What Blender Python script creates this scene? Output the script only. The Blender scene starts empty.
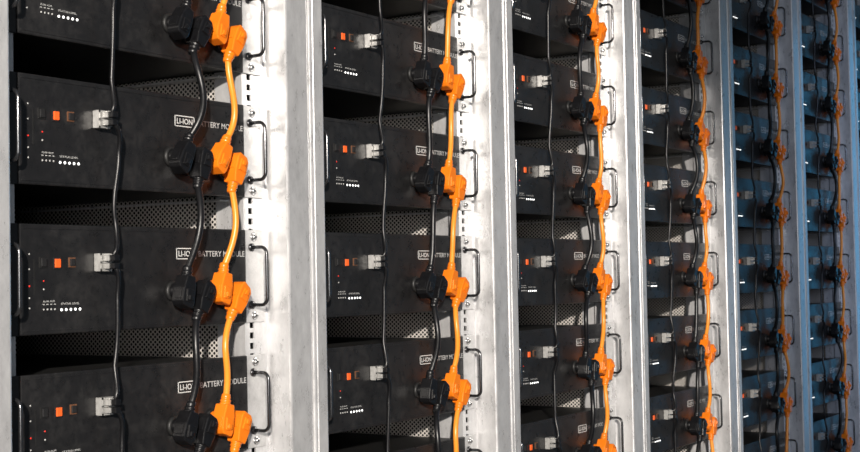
import bpy, math, random
from mathutils import Vector, Matrix
random.seed(7)
S = bpy.context.scene
COL = S.collection

# ------------------------------------------------------------ materials
def newmat(name):
    m = bpy.data.materials.new(name); m.use_nodes = True
    nt = m.node_tree
    return m, nt, nt.nodes['Principled BSDF']

def simple(name, col, rough=0.5, metal=0.0, emit=None, es=0, noise=0.0, nscale=60, bump=0.0):
    m, nt, b = newmat(name)
    b.inputs['Base Color'].default_value = (*col, 1)
    b.inputs['Roughness'].default_value = rough
    b.inputs['Metallic'].default_value = metal
    if emit:
        b.inputs['Emission Color'].default_value = (*emit, 1)
        b.inputs['Emission Strength'].default_value = es
    if noise or bump:
        tc = nt.nodes.new('ShaderNodeTexCoord')
        n = nt.nodes.new('ShaderNodeTexNoise'); n.inputs['Scale'].default_value = nscale
        n.inputs['Detail'].default_value = 5
        nt.links.new(tc.outputs['Object'], n.inputs['Vector'])
        if noise:
            r = nt.nodes.new('ShaderNodeValToRGB')
            r.color_ramp.elements[0].position = .3; r.color_ramp.elements[1].position = .7
            r.color_ramp.elements[0].color = (*[c*(1-noise) for c in col], 1)
            r.color_ramp.elements[1].color = (*[min(1, c*(1+noise)) for c in col], 1)
            nt.links.new(n.outputs['Fac'], r.inputs[0]); nt.links.new(r.outputs[0], b.inputs['Base Color'])
        if bump:
            bp = nt.nodes.new('ShaderNodeBump'); bp.inputs['Strength'].default_value = bump
            bp.inputs['Distance'].default_value = .001
            nt.links.new(n.outputs['Fac'], bp.inputs['Height']); nt.links.new(bp.outputs[0], b.inputs['Normal'])
    return m

def worn(name, dark, mid, light, s1, s2, r0, r1, metal, spec=0.5, rand=True, lo=.36, hi=.66, stretch=1.0):
    """mottled, scuffed sheet metal"""
    m, nt, b = newmat(name)
    N = nt.nodes.new; L = nt.links.new
    tc = N('ShaderNodeTexCoord')
    vec = tc.outputs['Object']
    if stretch != 1.0:
        mp = N('ShaderNodeMapping'); mp.inputs['Scale'].default_value = (1, 1, stretch)
        L(vec, mp.inputs['Vector']); vec = mp.outputs[0]
    if rand:
        oi = N('ShaderNodeObjectInfo')
        mul = N('ShaderNodeMath'); mul.operation = 'MULTIPLY'; mul.inputs[1].default_value = 37.0
        L(oi.outputs['Random'], mul.inputs[0])
        add = N('ShaderNodeVectorMath'); add.operation = 'ADD'
        L(vec, add.inputs[0]); L(mul.outputs[0], add.inputs[1]); vec = add.outputs[0]
    n1 = N('ShaderNodeTexNoise'); n1.inputs['Scale'].default_value = s1; n1.inputs['Detail'].default_value = 8
    n1.inputs['Roughness'].default_value = .7; n1.inputs['Distortion'].default_value = .6
    n2 = N('ShaderNodeTexNoise'); n2.inputs['Scale'].default_value = s2; n2.inputs['Detail'].default_value = 6
    n2.inputs['Roughness'].default_value = .75
    L(vec, n1.inputs['Vector']); L(vec, n2.inputs['Vector'])
    mx = N('ShaderNodeMath'); mx.operation = 'ADD'
    L(n1.outputs['Fac'], mx.inputs[0]); L(n2.outputs['Fac'], mx.inputs[1])
    hf = N('ShaderNodeMath'); hf.operation = 'MULTIPLY'; hf.inputs[1].default_value = .5
    L(mx.outputs[0], hf.inputs[0])
    r = N('ShaderNodeValToRGB'); cr = r.color_ramp
    cr.elements[0].position = lo; cr.elements[0].color = (*dark, 1)
    cr.elements[1].position = hi; cr.elements[1].color = (*light, 1)
    e = cr.elements.new(.5); e.color = (*mid, 1)
    L(hf.outputs[0], r.inputs[0]); L(r.outputs[0], b.inputs['Base Color'])
    mr = N('ShaderNodeMapRange'); mr.inputs[1].default_value = .35; mr.inputs[2].default_value = .65
    mr.inputs[3].default_value = r0; mr.inputs[4].default_value = r1
    L(n2.outputs['Fac'], mr.inputs[0]); L(mr.outputs[0], b.inputs['Roughness'])
    b.inputs['Metallic'].default_value = metal
    b.inputs['Specular IOR Level'].default_value = spec
    bp = N('ShaderNodeBump'); bp.inputs['Strength'].default_value = .10; bp.inputs['Distance'].default_value = .0015
    L(n2.outputs['Fac'], bp.inputs['Height']); L(bp.outputs[0], b.inputs['Normal'])
    return m

M_frame = worn('worn_grey_steel', (.46,.46,.465), (.62,.62,.625), (.76,.76,.76), 7, 45, .25, .40, .4, lo=.36, hi=.65, stretch=.45)
M_panel = worn('black_coated_panel', (.0095,.0095,.0102), (.0145,.0143,.015), (.030,.029,.029), 9, 60, .25, .42, 0.0, .5)
M_body = simple('dark_module_case', (.012,.012,.012), .5, noise=.3)
M_ear = worn('module_ear_steel', (.44,.44,.44), (.58,.58,.58), (.72,.72,.72), 12, 70, .3, .5, .3)
M_dark = simple('dark_interior', (.01,.01,.011), .7, noise=.2)
M_black = simple('black_plastic', (.006,.006,.007), .36, noise=.3, bump=.2, nscale=200)
M_handle = simple('dark_chromed_handle', (.13,.13,.135), .2, metal=.9, noise=.15)
M_screw = simple('screw_steel', (.7,.7,.7), .25, metal=.9, noise=.1)
M_orange = simple('orange_plastic', (.90,.215,.010), .30, noise=.08, nscale=25, bump=.12)
M_ocable = simple('orange_cable_sheath', (.92,.31,.032), .33, noise=.06, nscale=25)
M_white = simple('white_print', (.80,.80,.78), .5, noise=.04)
M_grey = simple('grey_print', (.55,.55,.54), .5, noise=.1)
M_rj = simple('rj_jack_shell', (.44,.435,.42), .3, metal=.3, noise=.25, nscale=150)
M_sw = simple('orange_switch', (.85,.12,.02), .4, noise=.1, emit=(1,.15,.02), es=.15)
M_led = simple('white_led', (1,1,1), .3, noise=.02, emit=(1,1,.97), es=1.8)
M_red = simple('red_led', (.9,.03,.02), .3, noise=.02, emit=(1,.05,.03), es=.3)
M_copper = simple('brown_socket', (.16,.07,.035), .5, noise=.2)

def perforated():
    m, nt, b = newmat('perforated_steel')
    N = nt.nodes.new; L = nt.links.new
    b.inputs['Base Color'].default_value = (.58,.55,.51,1); b.inputs['Roughness'].default_value = .5
    b.inputs['Metallic'].default_value = .1
    tc = N('ShaderNodeTexCoord'); sep = N('ShaderNodeSeparateXYZ'); L(tc.outputs['Object'], sep.inputs[0])
    px, pz = .0088, .0076
    def grid(off):
        outs = []
        for ax, p in (('Y', px), ('Z', pz)):
            d = N('ShaderNodeMath'); d.operation = 'DIVIDE'; d.inputs[1].default_value = p
            L(sep.outputs[ax], d.inputs[0])
            a = N('ShaderNodeMath'); a.operation = 'ADD'; a.inputs[1].default_value = off+50
            L(d.outputs[0], a.inputs[0])
            f = N('ShaderNodeMath'); f.operation = 'FRACT'; L(a.outputs[0], f.inputs[0])
            s = N('ShaderNodeMath'); s.operation = 'SUBTRACT'; s.inputs[1].default_value = .5; L(f.outputs[0], s.inputs[0])
            q = N('ShaderNodeMath'); q.operation = 'MULTIPLY'; q.inputs[1].default_value = p*1000; L(s.outputs[0], q.inputs[0])
            w = N('ShaderNodeMath'); w.operation = 'POWER'; w.inputs[1].default_value = 2
            ab = N('ShaderNodeMath'); ab.operation = 'ABSOLUTE'; L(q.outputs[0], ab.inputs[0]); L(ab.outputs[0], w.inputs[0])
            outs.append(w.outputs[0])
        a = N('ShaderNodeMath'); a.operation = 'ADD'; L(outs[0], a.inputs[0]); L(outs[1], a.inputs[1])
        return a.outputs[0]
    g1, g2 = grid(0), grid(.5)
    mn = N('ShaderNodeMath'); mn.operation = 'MINIMUM'; L(g1, mn.inputs[0]); L(g2, mn.inputs[1])
    lt = N('ShaderNodeMath'); lt.operation = 'LESS_THAN'; lt.inputs[1].default_value = 2.1**2; L(mn.outputs[0], lt.inputs[0])
    tr = N('ShaderNodeBsdfTransparent'); mix = N('ShaderNodeMixShader')
    out = nt.nodes['Material Output']
    L(lt.outputs[0], mix.inputs[0]); L(b.outputs[0], mix.inputs[1]); L(tr.outputs[0], mix.inputs[2]); L(mix.outputs[0], out.inputs[0])
    return m
M_perf = perforated()

# ------------------------------------------------------------ mesh builder
class MB:
    def __init__(s): s.v=[]; s.f=[]; s.m=[]; s.sm=[]; s.mats=[]
    def mi(s, mat):
        if mat not in s.mats: s.mats.append(mat)
        return s.mats.index(mat)
    def add(s, vs, fs, mat, smooth=False, M=None):
        o=len(s.v); i=s.mi(mat)
        for p in vs:
            p=Vector(p)
            s.v.append(M@p if M else p)
        for f in fs:
            s.f.append([a+o for a in f]); s.m.append(i); s.sm.append(smooth)
    def box(s, x0,x1,y0,y1,z0,z1, mat, M=None, bev=0.0):
        if bev<=0:
            vs=[(x,y,z) for x in (x0,x1) for y in (y0,y1) for z in (z0,z1)]
            fs=[(0,1,3,2),(4,6,7,5),(0,4,5,1),(2,3,7,6),(0,2,6,4),(1,5,7,3)]
            s.add(vs,fs,mat,False,M); return
        import bmesh
        bm=bmesh.new(); bmesh.ops.create_cube(bm,size=1)
        for v in bm.verts:
            v.co=Vector((x0 if v.co.x<0 else x1, y0 if v.co.y<0 else y1, z0 if v.co.z<0 else z1))
        bmesh.ops.bevel(bm,geom=bm.edges[:],offset=bev,segments=2,profile=.5,affect='EDGES')
        bm.verts.ensure_lookup_table()
        s.add([v.co.copy() for v in bm.verts],[[v.index for v in f.verts] for f in bm.faces],mat,False,M); bm.free()
    def prism(s, poly, y0, y1, mat, M=None, bev=0.0):
        """polygon in (x,z) extruded along y"""
        import bmesh
        bm=bmesh.new()
        a=[bm.verts.new((p[0],y0,p[1])) for p in poly]; b=[bm.verts.new((p[0],y1,p[1])) for p in poly]
        bm.faces.new(a); bm.faces.new(b[::-1])
        n=len(poly)
        for i in range(n): bm.faces.new((a[i],b[i],b[(i+1)%n],a[(i+1)%n]))
        bmesh.ops.recalc_face_normals(bm,faces=bm.faces[:])
        if bev: bmesh.ops.bevel(bm,geom=bm.edges[:],offset=bev,segments=2,profile=.5,affect='EDGES')
        bm.verts.index_update()
        s.add([v.co.copy() for v in bm.verts],[[v.index for v in f.verts] for f in bm.faces],mat,False,M); bm.free()
    def lathe(s, prof, mat, M=None, n=16):
        """profile list of (r, h) around local +Z"""
        vs=[]; fs=[]
        for r,h in prof:
            for k in range(n):
                a=2*math.pi*k/n; vs.append((r*math.cos(a),r*math.sin(a),h))
        for j in range(len(prof)-1):
            for k in range(n):
                fs.append((j*n+k, j*n+(k+1)%n, (j+1)*n+(k+1)%n, (j+1)*n+k))
        fs.append(list(range(n))[::-1]); fs.append([ (len(prof)-1)*n+k for k in range(n)])
        s.add(vs,fs,mat,True,M)
    def tube(s, pts, r, mat, n=10):
        pts=[Vector(p) for p in pts]; vs=[]; fs=[]
        up=Vector((0,1,0)); 
        for i,p in enumerate(pts):
            t=(pts[min(i+1,len(pts)-1)]-pts[max(i-1,0)]).normalized()
            a=up-t*up.dot(t)
            if a.length<1e-4: a=Vector((1,0,0))-t*t.x
            a.normalize(); up=a; b=t.cross(a)
            for k in range(n):
                w=2*math.pi*k/n; vs.append(p+(a*math.cos(w)+b*math.sin(w))*r)
        for i in range(len(pts)-1):
            for k in range(n):
                fs.append((i*n+k,(i+1)*n+k,(i+1)*n+(k+1)%n,i*n+(k+1)%n))
        fs.append(list(range(n))); fs.append([(len(pts)-1)*n+k for k in range(n)][::-1])
        s.add(vs,fs,mat,True)
    def mesh(s,name):
        me=bpy.data.meshes.new(name)
        me.from_pydata([tuple(v) for v in s.v],[],s.f)
        for m in s.mats: me.materials.append(m)
        for i,p in enumerate(me.polygons): p.material_index=s.m[i]; p.use_smooth=s.sm[i]
        me.update(); return me
    def obj(s,name,parent=None,loc=(0,0,0)):
        o=bpy.data.objects.new(name,s.mesh(name)); COL.objects.link(o)
        if parent: o.parent=parent
        o.location=loc; return o

def bez(p0,p1,p2,p3,n=20):
    out=[]
    for i in range(n+1):
        t=i/n; u=1-t
        out.append(p0*u**3+p1*3*u*u*t+p2*3*u*t*t+p3*t**3)
    return out

def text_geo(txt,width,height):
    cu=bpy.data.curves.new('t','FONT'); cu.body=txt; cu.resolution_u=3
    cu.offset=.012
    o=bpy.data.objects.new('t',cu); COL.objects.link(o)
    dg=bpy.context.evaluated_depsgraph_get(); dg.update()
    me=bpy.data.meshes.new_from_object(o.evaluated_get(dg))
    xs=[v.co.x for v in me.vertices]; ys=[v.co.y for v in me.vertices]
    x0,x1,y0,y1=min(xs),max(xs),min(ys),max(ys)
    vs=[((v.co.x-x0)/(x1-x0)*width,0,(v.co.y-y0)/(y1-y0)*height) for v in me.vertices]
    fs=[list(p.vertices) for p in me.polygons]
    bpy.data.objects.remove(o); return vs,fs

YROT=Matrix.Rotation(math.pi/2,4,'X')   # local +Z -> -Y (outward)
def T(x,y,z): return Matrix.Translation((x,y,z))

# ------------------------------------------------------------ battery module (origin: panel centre height, rack-local x)
PX0,PX1=.080,.493
H=.066
def build_module():
    b=MB()
    b.box(PX0,PX1,-.006,.0,-H,H,M_panel,bev=.0018)
    b.box(PX0+.006,PX1-.004,.0005,.42,-H+.004,H-.004,M_body)
    # panel seam strips / folded lip
    b.box(PX0+.004,PX1-.004,-.0068,-.0058,H-.006,H-.0045,M_panel)
    b.box(PX0+.004,PX1-.004,-.0068,-.0058,-H+.0045,-H+.006,M_panel)
    # ears
    b.box(PX1-.0005,PX1+.0425,-.0035,-.0005,-H,H,M_ear,bev=.0008)
    b.box(.045,PX0+.0005,-.0035,-.0005,-H,H,M_panel,bev=.0008)
    for sx in (PX1+.020,.060):
        for sz in (-.056,.056):
            M=T(sx,-.0035,sz)@YROT
            b.lathe([(.0065,0),(.0065,.0008),(.0050,.0010)],M_screw,M,16)
            b.lathe([(.0042,0.001),(.0042,.0035),(.003,.0045)],M_screw,M,14)
            b.lathe([(.0018,.0046),(.0018,.0048)],M_dark,M,6)
    # handles
    for hx in (PX1+.014,.056):
        hz=.041; d=.032; rr=.010; pts=[]
        pts+= [Vector((hx,-.003,hz)),Vector((hx,-d+rr,hz))]
        for k in range(1,7):
            a=k/6*math.pi/2; pts.append(Vector((hx,-d+rr-rr*math.sin(a),hz-rr+rr*math.cos(a))))
        for k in range(0,7):
            a=k/6*math.pi/2; pts.append(Vector((hx,-d+rr-rr*math.cos(a),-hz+rr-rr*math.sin(a))))
        pts.append(Vector((hx,-.003,-hz)))
        b.tube(pts,.0026,M_handle,10)
        for sz in (-hz,hz):
            b.lathe([(.006,0),(.006,.003),(.0045,.004)],M_handle,T(hx,-.003,sz)@YROT,14)
    yf=-.0061
    def sq(cx,cz,w,h,mat,bez_,t=.003):
        b.box(cx-w/2-.0015,cx+w/2+.0015,yf-.0012,yf+.0005,cz-h/2-.0015,cz+h/2+.0015,bez_)
        b.box(cx-w/2,cx+w/2,yf-t,yf+.0005,cz-h/2,cz+h/2,mat,bev=.0007)
    sq(.115,.020,.008,.010,M_dark,M_body)
    sq(.137,.019,.0085,.0105,M_sw,M_dark)
    sq(.161,.020,.0075,.009,M_dark,M_copper)
    b.box(.101,.1035,yf-.0003,yf+.0003,-.018,.024,M_body)
    for z in (.03,.012,-.008,-.022,-.034):
        b.lathe([(.0011,0),(.0010,.0006)],M_red if z in(-.008,) else M_grey,T(.094,yf,z)@YROT,8)
    # printed legends
    for i in range(4):
        b.lathe([(.0013,0),(.0011,.0006)],M_grey,T(.116+i*.0058,yf,-.036)@YROT,8)
        b.box(.1145+i*.0058,.1175+i*.0058,yf-.0001,yf+.0002,-.0305,-.0295,M_grey)
    for i in range(5):
        b.lathe([(.0017,0),(.0015,.0006)],M_led,T(.144+i*.0075,yf,-.037)@YROT,10)
    vs,fs=text_geo('STATUS LEVEL',.030,.0024); b.add(vs,fs,M_grey,False,T(.143,yf-.0002,-.031))
    vs,fs=text_geo('RUN ALM',.018,.0022); b.add(vs,fs,M_grey,False,T(.115,yf-.0002,-.0275))
    b.lathe([(.0010,0),(.0009,.0006)],M_red,T(.116,yf,-.002)@YROT,8)
    b.lathe([(.0012,0),(.0010,.0008)],M_grey,T(.116,yf,-.012)@YROT,8)
    # logo
    lx0,lx1,lz0,lz1=.348,.387,.0240,.0390; w=.0012
    for (a,c,d,e) in ((lx0,lx1,lz0,lz0+w),(lx0,lx1,lz1-w,lz1),(lx0,lx0+w,lz0,lz1),(lx1-w,lx1,lz0,lz1)):
        b.box(a,c,yf-.0002,yf+.0003,d,e,M_white)
    vs,fs=text_geo('LI-ION',.031,.0076); b.add(vs,fs,M_white,False,T(lx0+.004,yf-.0002,.0277))
    vs,fs=text_geo('BATTERY MODULE',.097,.0078); b.add(vs,fs,M_grey,False,T(lx1+.005,yf-.0002,.0276))
    # data jack block : two stacked ports
    jx0,jx1,jz0,jz1=.198,.221,.009,.031
    b.box(jx0,jx1,yf-.004,yf,jz0,jz1,M_rj,bev=.0008)
    b.box(jx0,jx0+.003,yf-.011,yf-.003,jz0,jz1,M_rj); b.box(jx1-.003,jx1,yf-.011,yf-.003,jz0,jz1,M_rj)
    b.box(jx0,jx1,yf-.011,yf-.003,jz1-.0025,jz1,M_rj); b.box(jx0,jx1,yf-.011,yf-.003,jz0,jz0+.0025,M_rj)
    b.box(jx0,jx1,yf-.011,yf-.003,.019,.0207,M_rj)
    b.box(jx0+.003,jx1-.003,yf-.0045,yf-.004,jz0+.002,jz1-.002,M_dark)
    b.box(jx0+.005,jx1-.005,yf-.020,yf-.004,.0118,.0185,M_rj,bev=.0007)
    b.box(jx0+.005,jx1-.005,yf-.020,yf-.004,.0213,.0285,M_rj,bev=.0007)
    b.box(jx0+.009,jx1-.009,yf-.022,yf-.010,.0285,.0298,M_rj)
    # power sockets on panel
    for cx,cz in ((.338,-.018),(.374,-.028),(.413,-.015),(.446,-.031)):
        b.lathe([(.0135,0),(.0135,.004),(.012,.006)],M_body,T(cx,-.0055,cz)@YROT,20)
    return b.mesh('battery_module')
module_me=build_module()

# ------------------------------------------------------------ power plug
def plug(b,x,z,ang,mat,cab,flat=0):
    """right-angle power connector; local +z = cable exit, rotated ang in panel plane; returns exit point+dir"""
    M=T(x,-.006,z)@Matrix.Rotation(ang,4,'Y')
    b.lathe([(.0105,0),(.0105,.010),(.0095,.014)],mat,M@YROT,18)
    poly=[(-.0070,-.0205),(.0085,-.0230),(.0115,-.0170),(.0115,.003),(.0095,.012),(.0078,.020),(-.0078,.020),(-.0095,.012),(-.0115,.003),(-.0115,-.0150)]
    b.prism(poly,-.033,-.012,mat,M,bev=.0016)
    b.prism([(-.0055,-.015),(.0055,-.015),(.007,.002),(-.007,.002)],-.0350,-.031,mat,M,bev=.0010)  # raised pad
    b.box(-.0033,.0033,-.0375,-.033,-.013,-.006,mat,M,bev=.001)   # release latch
    for sx in (-1,1):
        b.box(min(sx*.0112,sx*.0128),max(sx*.0112,sx*.0128),-.029,-.017,-.012,.001,mat,M,bev=.0005)
    c=M@T(0,-.0225,.018)
    prof=[(.0080,0),(.0080,.003),(.0070,.0038),(.0070,.0052),(.0076,.006),(.0076,.0075),(.0064,.0083),(.0064,.0098),(.0069,.0106),(.0060,.015),(.0052,.016)]
    b.lathe(prof,mat,c,16)
    p=c@Vector((0,0,.014)); d=(M.to_3x3()@Vector((0,0,1))).normalized()
    return p,d

NM=12
def zc(i): return .14+.178*i
def harness(name,xl,zl,xr,zr,mat,cabmat,r,rng,loc,bow=0,loose=1.0):
    b=MB()
    outs={}
    for i in range(NM):
        jl=rng.uniform(-.14,.22); jr=rng.uniform(-.16,.22)
        pl=plug(b,xl,zc(i)+zl,.30+jl,mat,cabmat)
        pr=plug(b,xr,zc(i)+zr,math.pi+.36+jr,mat,cabmat)
        outs[i]=(pl,pr)
    for i in range(NM-1):
        (p1,d1)=outs[i][0]           # left plug of the lower module
        (p0,d0)=outs[i+1][1]         # right plug of upper module
        k=rng.uniform(.03,.055)
        side=Vector((rng.uniform(-.014,.014)*loose+bow,rng.uniform(-.016,.0)*loose,0))
        b.tube(bez(p0-d0*.004,p0+d0*k+side,p1+d1*k+side*.8,p1-d1*.004,22),r,cabmat,12)
    return b.obj(name,None,loc)

def data_cable(loc,rng):
    b=MB(); x=.2095
    for i in range(NM-1):
        zt=zc(i+1)+.0152; zb=zc(i)+.0250
        p0=Vector((x,-.024,zt)); p1=Vector((x,-.024,zb))
        bx=rng.uniform(.006,.016)
        s=Vector((0,-.012,0))
        a=bez(p0,p0+s,Vector((x+bx,-.030,zt-.010)),Vector((x+bx,-.024+rng.uniform(-.004,.004),zt-.036)),14)
        m0=a[-1]; m1=Vector((x+bx*rng.uniform(.5,1.1),-.022,zb+.045))
        c=bez(m0,m0+Vector((0,0,-.03)),m1+Vector((rng.uniform(-.008,.008),0,.03)),m1,14)
        d=bez(m1,m1+Vector((0,-.004,-.03)),p1+s+Vector((0,0,.01)),p1,14)
        b.tube(a+c[1:]+d[1:],.0030,M_black,8)
        for p in (p0,p1):
            b.box(p.x-.0045,p.x+.0045,p.y-.010,p.y+.002,p.z-.0038,p.z+.0038,M_black,bev=.001)
    return b.obj('data_cable',None,loc)

# ------------------------------------------------------------ rack frame
W=.6; TOP=2.24; DEP=.85
def build_frame():
    b=MB(); g=.0022
    f=-.042; LP=.036
    # front posts
    b.box(g,LP,f,.06,.0,TOP,M_frame,bev=.003)
    b.box(.5455,W-g,f,.06,.0,TOP,M_frame,bev=.003)
    # raised rib along each post
    b.box(.010,.0125,f-.0012,f+.001,.02,TOP-.02,M_frame)
    # dark strips added in the seam gap to stand for the groove's shade
    b.box(-g,g,f+.012,.05,.0,TOP,M_dark)
    b.box(W-g,W+g,f+.012,.05,.0,TOP,M_dark)
    # mounting rails with real square holes
    for x0,x1 in ((LP,.078),(.4955,.5455)):
        hx0 = x0+.020 if x0<.2 else x0+.011
        hx1 = hx0+.0095
        b.box(x0,hx0,0,.0025,.03,TOP-.03,M_frame)
        b.box(hx1,x1,0,.0025,.03,TOP-.03,M_frame)
        pitch=.178/12
        n=int((TOP-.06)/pitch)
        for k in range(n+1):
            zz=.03+k*pitch
            b.box(hx0,hx1,0,.0025,zz,min(zz+.006,TOP-.03),M_frame)
        b.box(x0,x1,.02,.022,.03,TOP-.03,M_dark)
        xx=x0 if x0>.2 else x1-.002
        b.box(xx,xx+.002,.0025,.05,.03,TOP-.03,M_frame)
    # outer side skins, back, top, bottom
    b.box(.004,.006,.06,DEP,.0,TOP,M_dark); b.box(W-.006,W-.004,.06,DEP,.0,TOP,M_dark)
    b.box(.004,W-.004,DEP-.003,DEP,.0,TOP,M_dark)
    b.box(.0,W,f+.004,DEP,TOP-.035,TOP,M_frame,bev=.002)
    b.box(LP,.5455,f+.004,DEP,.0,.045,M_frame,bev=.002)
    b.box(LP,.5455,f+.008,.01,TOP-.08,TOP-.03,M_frame,bev=.002)
    # perforated inner side walls
    b.add([(.5005,.051,.045),(.5005,.70,.045),(.5005,.70,TOP-.035),(.5005,.051,TOP-.035)],[(0,1,2,3)],M_perf)
    b.add([(.0755,.051,.045),(.0755,.70,.045),(.0755,.70,TOP-.035),(.0755,.051,TOP-.035)],[(0,1,2,3)],M_perf)
    # slide rails under each module
    for i in range(NM):
        z=zc(i)-H-.002
        b.box(.0775,.098,.03,.45,z-.002,z,M_frame); b.box(.0775,.0795,.03,.45,z,z+.012,M_frame)
        b.box(.480,.4985,.03,.45,z-.002,z,M_frame)
    return b.mesh('rack_frame')
frame_me=build_frame()

X0=1.055
KS=range(-2,8)
for k in KS:
    rng=random.Random(100+k)
    loc=(X0+W*k,0,0)
    e=bpy.data.objects.new('battery_rack',None); COL.objects.link(e); e.location=loc
    fr=bpy.data.objects.new('frame',frame_me); COL.objects.link(fr); fr.parent=e
    for i in range(NM):
        o=bpy.data.objects.new('battery_module_%d'%(i+1),module_me); COL.objects.link(o); o.parent=e
        o.location=(0,0,zc(i))
    harness('orange_power_cable',.413,-.015,.446,-.031,M_orange,M_ocable,.0045,rng,loc)
    harness('black_power_cable',.338,-.018,.374,-.028,M_black,M_black,.0048,rng,loc,bow=-.012,loose=1.7)
    data_cable(loc,rng)

# ------------------------------------------------------------ room shell
M_floor=simple('polished_concrete',(.30,.29,.28),.35,noise=.15,nscale=3)
M_wall=simple('painted_wall',(.45,.45,.45),.8,noise=.04,nscale=4)
def slab(name,x0,x1,y0,y1,z0,z1,mat):
    b=MB(); b.box(x0,x1,y0,y1,z0,z1,mat); return b.obj(name)
slab('floor',-8,14,-8,3,-.1,0,M_floor)
slab('wall_back',-8,14,2.5,2.6,0,3.4,M_wall)

# ------------------------------------------------------------ lights
def look(o,tgt):
    o.rotation_euler=(Vector(tgt)-o.location).to_track_quat('-Z','Y').to_euler()
def area(name,loc,tgt,sx,sy,p,col,spread=math.pi):
    l=bpy.data.lights.new(name,'AREA'); l.shape='RECTANGLE'; l.size=sx; l.size_y=sy; l.energy=p; l.color=col; l.spread=spread
    o=bpy.data.objects.new(name,l); COL.objects.link(o); o.location=loc; look(o,tgt); return o
def spot(name,loc,tgt,p,col,ang,blend,size):
    l=bpy.data.lights.new(name,'SPOT'); l.energy=p; l.color=col; l.spot_size=math.radians(ang); l.spot_blend=blend; l.shadow_soft_size=size
    o=bpy.data.objects.new(name,l); COL.objects.link(o); o.location=loc; look(o,tgt); return o
spot('warm_sun_standin',(-5,-4.9,2.9),(1.36,0,1.04),4600,(1,.92,.83),17,.2,.12)  # spot standing in for warm sunlight; cone ends before the far racks
area('soft_gap_fill',(-1.6,-2.2,1.3),(1.6,0,1.1),1.0,1.2,8,(1,.98,.96),math.radians(100))  # added soft fill from the left, reaching the perforated walls through the gaps
area('cool_reflection_fill',(7.6,-.75,1.2),(3.5,0,1.0),.8,2.2,8,(.08,.50,.95))  # added unseen cool source, tints the reflections in the far panels
area('cool_post_fill',(2.9,-2.6,1.5),(4.75,0,1.05),.5,1.4,2.6,(.55,.68,1.0),math.radians(45))  # added cool fill on the left faces of the far posts

w=bpy.data.worlds.new('hall_sky'); S.world=w; w.use_nodes=True
nt=w.node_tree; bg=nt.nodes['Background']
tc=nt.nodes.new('ShaderNodeTexCoord'); sp=nt.nodes.new('ShaderNodeSeparateXYZ')
nt.links.new(tc.outputs['Generated'],sp.inputs[0])
r=nt.nodes.new('ShaderNodeValToRGB'); nt.links.new(sp.outputs['X'],r.inputs[0])
r.color_ramp.elements[0].position=.0; r.color_ramp.elements[0].color=(.58,.68,.80,1)
r.color_ramp.elements[1].position=1; r.color_ramp.elements[1].color=(.04,.20,.30,1)
e1=r.color_ramp.elements.new(.86); e1.color=(.38,.44,.51,1)
nt.links.new(r.outputs[0],bg.inputs[0]); bg.inputs[1].default_value=.21

# ------------------------------------------------------------ camera
f=1400.0; rl=.019
v=Vector((873,-34)); vx=v.x*math.cos(rl)+v.y*math.sin(rl); vy=v.y*math.cos(rl)-v.x*math.sin(rl)
p=math.atan(-vy/f); th=math.atan(vx*math.cos(p)/f)
F=Vector((math.cos(th)*math.cos(p),math.sin(th)*math.cos(p),math.sin(p)))
R=Vector((math.sin(th),-math.cos(th),0)); U=R.cross(F)
U2=U*math.cos(rl)+R*math.sin(rl); R2=R*math.cos(rl)-U*math.sin(rl)
cam=bpy.data.cameras.new('camera'); co=bpy.data.objects.new('camera',cam); COL.objects.link(co)
Mx=Matrix((R2,U2,-F)).transposed().to_4x4(); Mx.translation=Vector((0,-1.278,zc(5)-.0055)); co.matrix_world=Mx
cam.sensor_width=36; cam.lens=f/860*36; cam.clip_start=.05
cam.dof.use_dof=True; cam.dof.focus_distance=2.3; cam.dof.aperture_fstop=20
S.camera=co
S.view_settings.view_transform='Standard'
